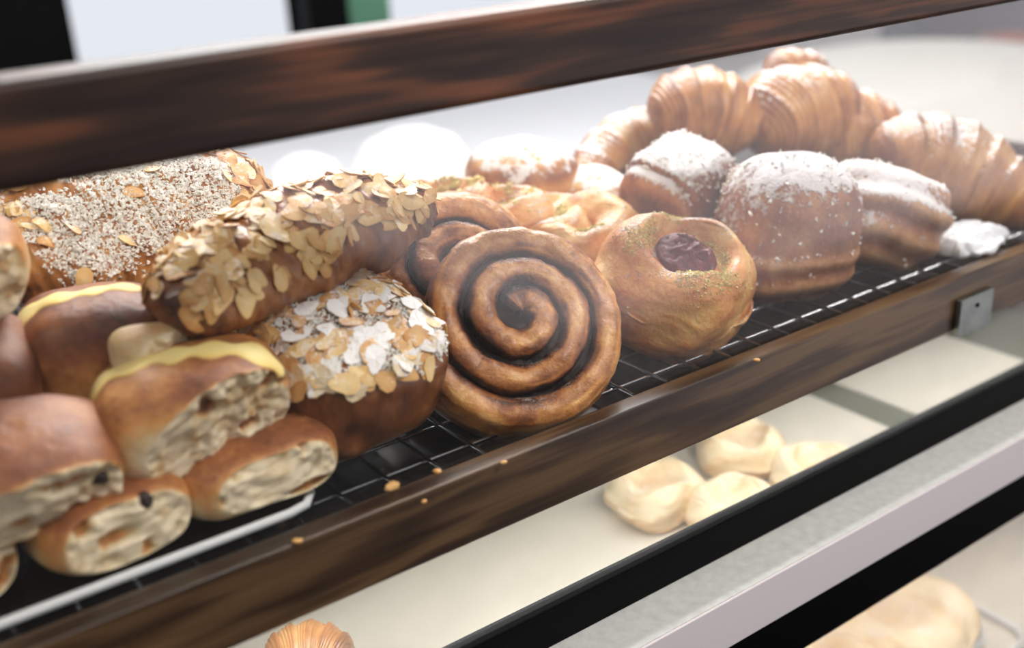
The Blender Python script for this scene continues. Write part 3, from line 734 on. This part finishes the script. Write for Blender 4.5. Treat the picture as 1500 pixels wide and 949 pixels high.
# ------------------------------------------------------------------ dusted buns and chocolate pastries
G4 = 'icing sugar dusted buns'
bun_ = lambda lab, m4, a, c, seed, mat='white_bun': block(lab, m4, a, a, c, seed, 'dusted_bun', 'bun', 3, 0.0, mat, 0.05, 0.75, 0.9, 0.95, G4)
bun_('round bun heavily dusted with icing sugar in the back row', tilt(at_y(765, 262, 0.235), 0, 6), 0.0405, 0.027, 201)
bun_('low white dusted bun right of the round sugared bun', tilt(at_y(865, 287, 0.205), 0, 6), 0.029, 0.020, 203)
bun_('smallest white dusted bun beside the dark chocolate pastry', tilt(at_y(903, 298, 0.180), 0, 6), 0.022, 0.017, 205)
G5 = 'sugared chocolate pastries'
block('dark sugared pastry with a pale rolled left end behind the danish', basis(at_y(992, 280, 0.138), (0.95, 0.25, 0.1), (-0.1, -0.35, 0.93)), 0.0345, 0.030, 0.033, 211, 'chocolate_pastry', 'pastry', 7, 0.0016, 'pain', 0.16, 0.42, group=G5, grain=260, laxis=(1, 0, 0.2), lrange=(-1.3, -0.6))
block('largest sugared pastry standing upright with layers at its foot', basis(at_y(1152, 328, 0.070), (0.97, -0.22, -0.03), (0.04, -0.22, 0.97)), 0.0445, 0.036, 0.044, 223, 'chocolate_pastry', 'pastry', 6, 0.0008, 'pain', 0.02, 0.45, e1=0.62, e2=0.6, group=G5, grain=260, lrange=(-1, -0.05), taper=0.15)
block('folded layered pastry sloping down at right of the largest sugared one', basis(at_y(1292, 316, 0.058), (0.93, -0.12, -0.30), (0.30, -0.28, 0.9)), 0.0430, 0.032, 0.033, 227, 'chocolate_pastry', 'pastry', 3.2, 0.0016, 'pain', -0.05, 0.55, e1=0.7, e2=0.65, group=G5, grain=60, laxis=(0.1, 0.5, 1))

# ------------------------------------------------------------------ croissants at the back
G6 = 'croissants piled at the back'
def cro(lab, p0, p1, y0, y1, R, seed, face=(0, -0.5, 0.87), bend=0.5, **kw):
    a, b = at_y(*p0, y0), at_y(*p1, y1); L = float(np.linalg.norm(b - a))
    croissant(lab, basis((a + b) / 2, b - a, face), L * 1.08, R, bend, seed=seed, group=G6, **kw)
cro('small blurred croissant at left end of the back pile', (842, 235), (985, 180), 0.24, 0.27, 0.022, 301, sugar=0.7, dt=-0.05)
cro('orange brown croissant at top left of the back pile', (975, 125), (1090, 205), 0.21, 0.19, 0.035, 307, sugar=0.35, dt=-0.02)
cro('croissant with broad pale ridges in the middle of the back pile', (1085, 190), (1250, 140), 0.19, 0.17, 0.038, 311, sugar=0.6)
cro('croissant seen end on below the ridged one', (1185, 183), (1305, 200), 0.172, 0.155, 0.034, 317, sugar=0.6, bend=0.3)
cro('long croissant sloping down at right of the back pile', (1302, 186), (1492, 318), 0.120, 0.048, 0.041, 331, sugar=0.6, bend=0.45, nseg=3.6)
cro('croissant tip peeking out at the very top of the pile', (1120, 112), (1215, 92), 0.26, 0.24, 0.020, 341, sugar=0.6)

# crumpled paper at the right end of the rack
def crumple():
    m, n = 40, 60
    P = superell(0.028, 0.019, 0.0045, 0.8, 0.8, m, n)
    f = np.abs(fbm(P * 70, 5, 3)); P = P + gnormals(P) * ((0.5 - f) * 0.010)[..., None]
    P[..., 2] = np.maximum(P[..., 2], -0.004)
    o = grid_obj('crumpled_paper', P, M['foil'])
    o.data.polygons.foreach_set('use_smooth', [False] * len(o.data.polygons))
    o.matrix_world = tilt(at_z(1422, 352, 0.0045), 10)
    tag(o, 'crumpled white paper at the right end of the rack', 'paper')
crumple()

# ------------------------------------------------------------------ second and third shelf
p1 = box('paper_liner', -0.3, 0.665, 0.0125, 0.39, -0.1579, -0.1562, M['paper']); tag(p1, 'long cream paper liner under the pale danishes on the middle shelf', 'paper')
p2 = box('paper_liner', 0.70, 0.85, 0.0125, 0.39, -0.1579, -0.1562, M['paper']); tag(p2, 'cream paper liner right of the dark gap on the middle shelf', 'paper')
G7 = 'pale danishes on the middle shelf'
def low(lab, px, py, R, seed, z=-0.142, **kw):
    danish(lab, tilt(at_z(px, py, z), seed * 7), R, 0.027, seed, True if kw.pop('jam', False) else False, 0, 'pale_danish', G7, 0.1, 0.3, 3, 'cream_danish', 'danish', **kw)
low('pale danish at left of the middle shelf group', 962, 720, 0.034, 31)
low('pale danish at the back of the middle shelf group', 1085, 655, 0.034, 37)
low('pale danish at front of the middle shelf group beside the black strip', 1075, 745, 0.032, 41)
low('pale danish at right of the middle shelf group', 1195, 690, 0.031, 43)
cro('orange brown croissant on the middle shelf at the bottom edge', (400, 960), (505, 985), 0.075, 0.06, 0.022, 351, face=(0, -0.3, 0.95), mat='croissant_plain', dt=-0.1)
danish('large pale danish on the bottom shelf at lower right', tilt(at_z(1312, 903, -0.322), 20), 0.062, 0.030, 47, False, 0, 'pale_danish', None, 0.05, 0.3, 3, 'cream_danish', 'danish')
danish('pale danish cut off by the bottom edge on the bottom shelf', tilt(at_z(1210, 985, -0.320), 70), 0.045, 0.030, 49, False, 0, 'pale_danish', None, 0.15, 0.3, 3, 'cream_danish', 'danish')

wt = thing('serving_tray', 'white rimmed tray with rounded corner under the danishes on the bottom shelf', 'tray', mat=Matrix.Translation((0.60, 0.11, -0.3448)))
box('tray_base', -0.16, 0.118, -0.098, 0.14, 0.0, 0.0018, M['paper'], wt, 0.0005)
def rim_path(x, y, r, z): return [(-0.16, y, z)] + [(x - r + r * math.sin(a), y + r - r * math.cos(a), z) for a in np.linspace(0, PI / 2, 7)] + [(x, 0.14, z)]
tube('inner_rim', rim_path(0.124, -0.103, 0.016, 0.006), 0.0026, M['white_metal'], wt, 10)
tube('outer_rim', rim_path(0.150, -0.122, 0.018, 0.004), 0.0022, M['white_metal'], wt, 10)

# ------------------------------------------------------------------ things behind the case
def lathe(name, prof, mat, loc, n=48, parent=None):
    prof = np.array(prof, float); u = np.linspace(0, 2 * PI, n, endpoint=False)
    P = np.stack([prof[:, :1] * np.cos(u)[None], prof[:, :1] * np.sin(u)[None], prof[:, 1:] + 0 * u[None]], 2)
    o = grid_obj(name, P, mat, None, None, parent, flip=True); o.location = loc; return o
M['counter'] = plain('white_counter', srgb(204, 207, 213), 0.6)
M['bowl'] = plain('white_ceramic', srgb(244, 243, 242), 0.35)
M['bag'] = plain('linen_cover', srgb(238, 236, 228), 0.8, var=0.03, scale=8)
ct = thing('back_counter', 'long white work counter behind the display case', 'counter', mat=Matrix.Translation((2, 1.2, -1.0)))
box('counter_top', -2.2, -0.35, -0.42, 0.42, 0.80, 0.83, M['counter'], ct)
box('cabinet', -2.1, -0.4, -0.40, 0.42, 0.0, 0.7999, M['counter'], ct)
def bowl(lab, px, py, y, R, h):
    p = at_y(px, py, y)
    o = lathe('white_bowl', [(0, 0), (R * 0.45, 0), (R * 0.55, h * 0.06), (R * 0.85, h * 0.45), (R, h), (R * 0.96, h * 1.01), (R * 0.8, h * 0.5), (R * 0.4, h * 0.14), (0, h * 0.12)], M['bowl'], (p[0], p[1], -0.1698))
    return tag(o, lab, 'bowl')
def upturned(lab, px, py, y, R, h):
    p = at_y(px, py, y)
    o = lathe('white_bowl', [(0, h), (R * 0.34, h), (R * 0.40, h * 0.97), (R * 0.72, h * 0.84), (R * 0.93, h * 0.5), (R, 0.004), (R * 0.98, 0), (0, 0)], M['bowl'], (p[0], p[1], -0.1698))
    return tag(o, lab, 'bowl')
upturned('large upturned white bowl on the counter behind the cinnamon rolls', 604, 240, 0.98, 0.090, 0.092)
upturned('smaller upturned white bowl left of the large one, behind almond flakes', 446, 245, 1.02, 0.058, 0.075)
dome = lathe('covered_bin', [(0, 0), (0.50, 0), (0.52, 0.04), (0.52, 0.62), (0.50, 0.71), (0.43, 0.775), (0.30, 0.815), (0.15, 0.833), (0, 0.84)], M['bag'], (2.22, 1.12, -0.9998), 64)
tag(dome, 'wide round bin under a pale linen cover at upper right', 'bin')
pot = lathe('clay_urn', [(0, 0), (0.10, 0), (0.15, 0.2), (0.16, 0.4), (0.12, 0.58), (0.13, 0.64), (0.11, 0.64), (0.09, 0.5), (0, 0.48)], plain('terracotta', srgb(206, 120, 100), 0.7), (3.62, 1.75, -0.9998))
tag(pot, 'tall reddish clay urn at the upper right corner', 'urn')
dr = struct(box('door_1', 3.2, 4.6, 1.97, 1.999, -1.0, 1.2, plain('slate_door', srgb(112, 124, 136), 0.6)))
box('door_panel', 3.35, 4.45, 1.955, 1.969, -0.9, 1.05, plain('slate_panel', srgb(96, 108, 120), 0.6), dr)
# stray crumbs on the edge of the shelf
cm = None
for (px, py, r, lab) in ((738, 677, 0.0012, 'tiny crumb on the wooden edge right below the large cinnamon roll'), (575, 712, 0.0026, 'biggest golden crumb on the edge, beside the wire rack'),
                    (640, 690, 0.0016, 'small crumb on the edge below the front almond croissant'), (436, 792, 0.0016, 'crumb on the wooden edge near the white tray corner'),
                    (1108, 527, 0.0014, 'crumb on the wooden edge below the front raspberry danish'), (622, 734, 0.0010, 'smallest crumb, low on the edge left of the cinnamon roll')):
    Q = superell(r * 1.5, r, r * 0.7, 1, 1, 10, 14); Q = Q + gnormals(Q) * (vnoise(Q * 700, px) * r * 0.4)[..., None]
    p = at_z(px, py, r * 0.6)
    o = grid_obj('crumb', Q, M['danish'], np.full(Q.shape[:2], 0.3), np.full(Q.shape[:2], 0.0)); o.location = p; o.rotation_euler = (0, 0, px)
    tag(o, lab, 'crumb', 'stray crumbs along the shelf edge')
import sys
for r in REPORT: print('BB', r)
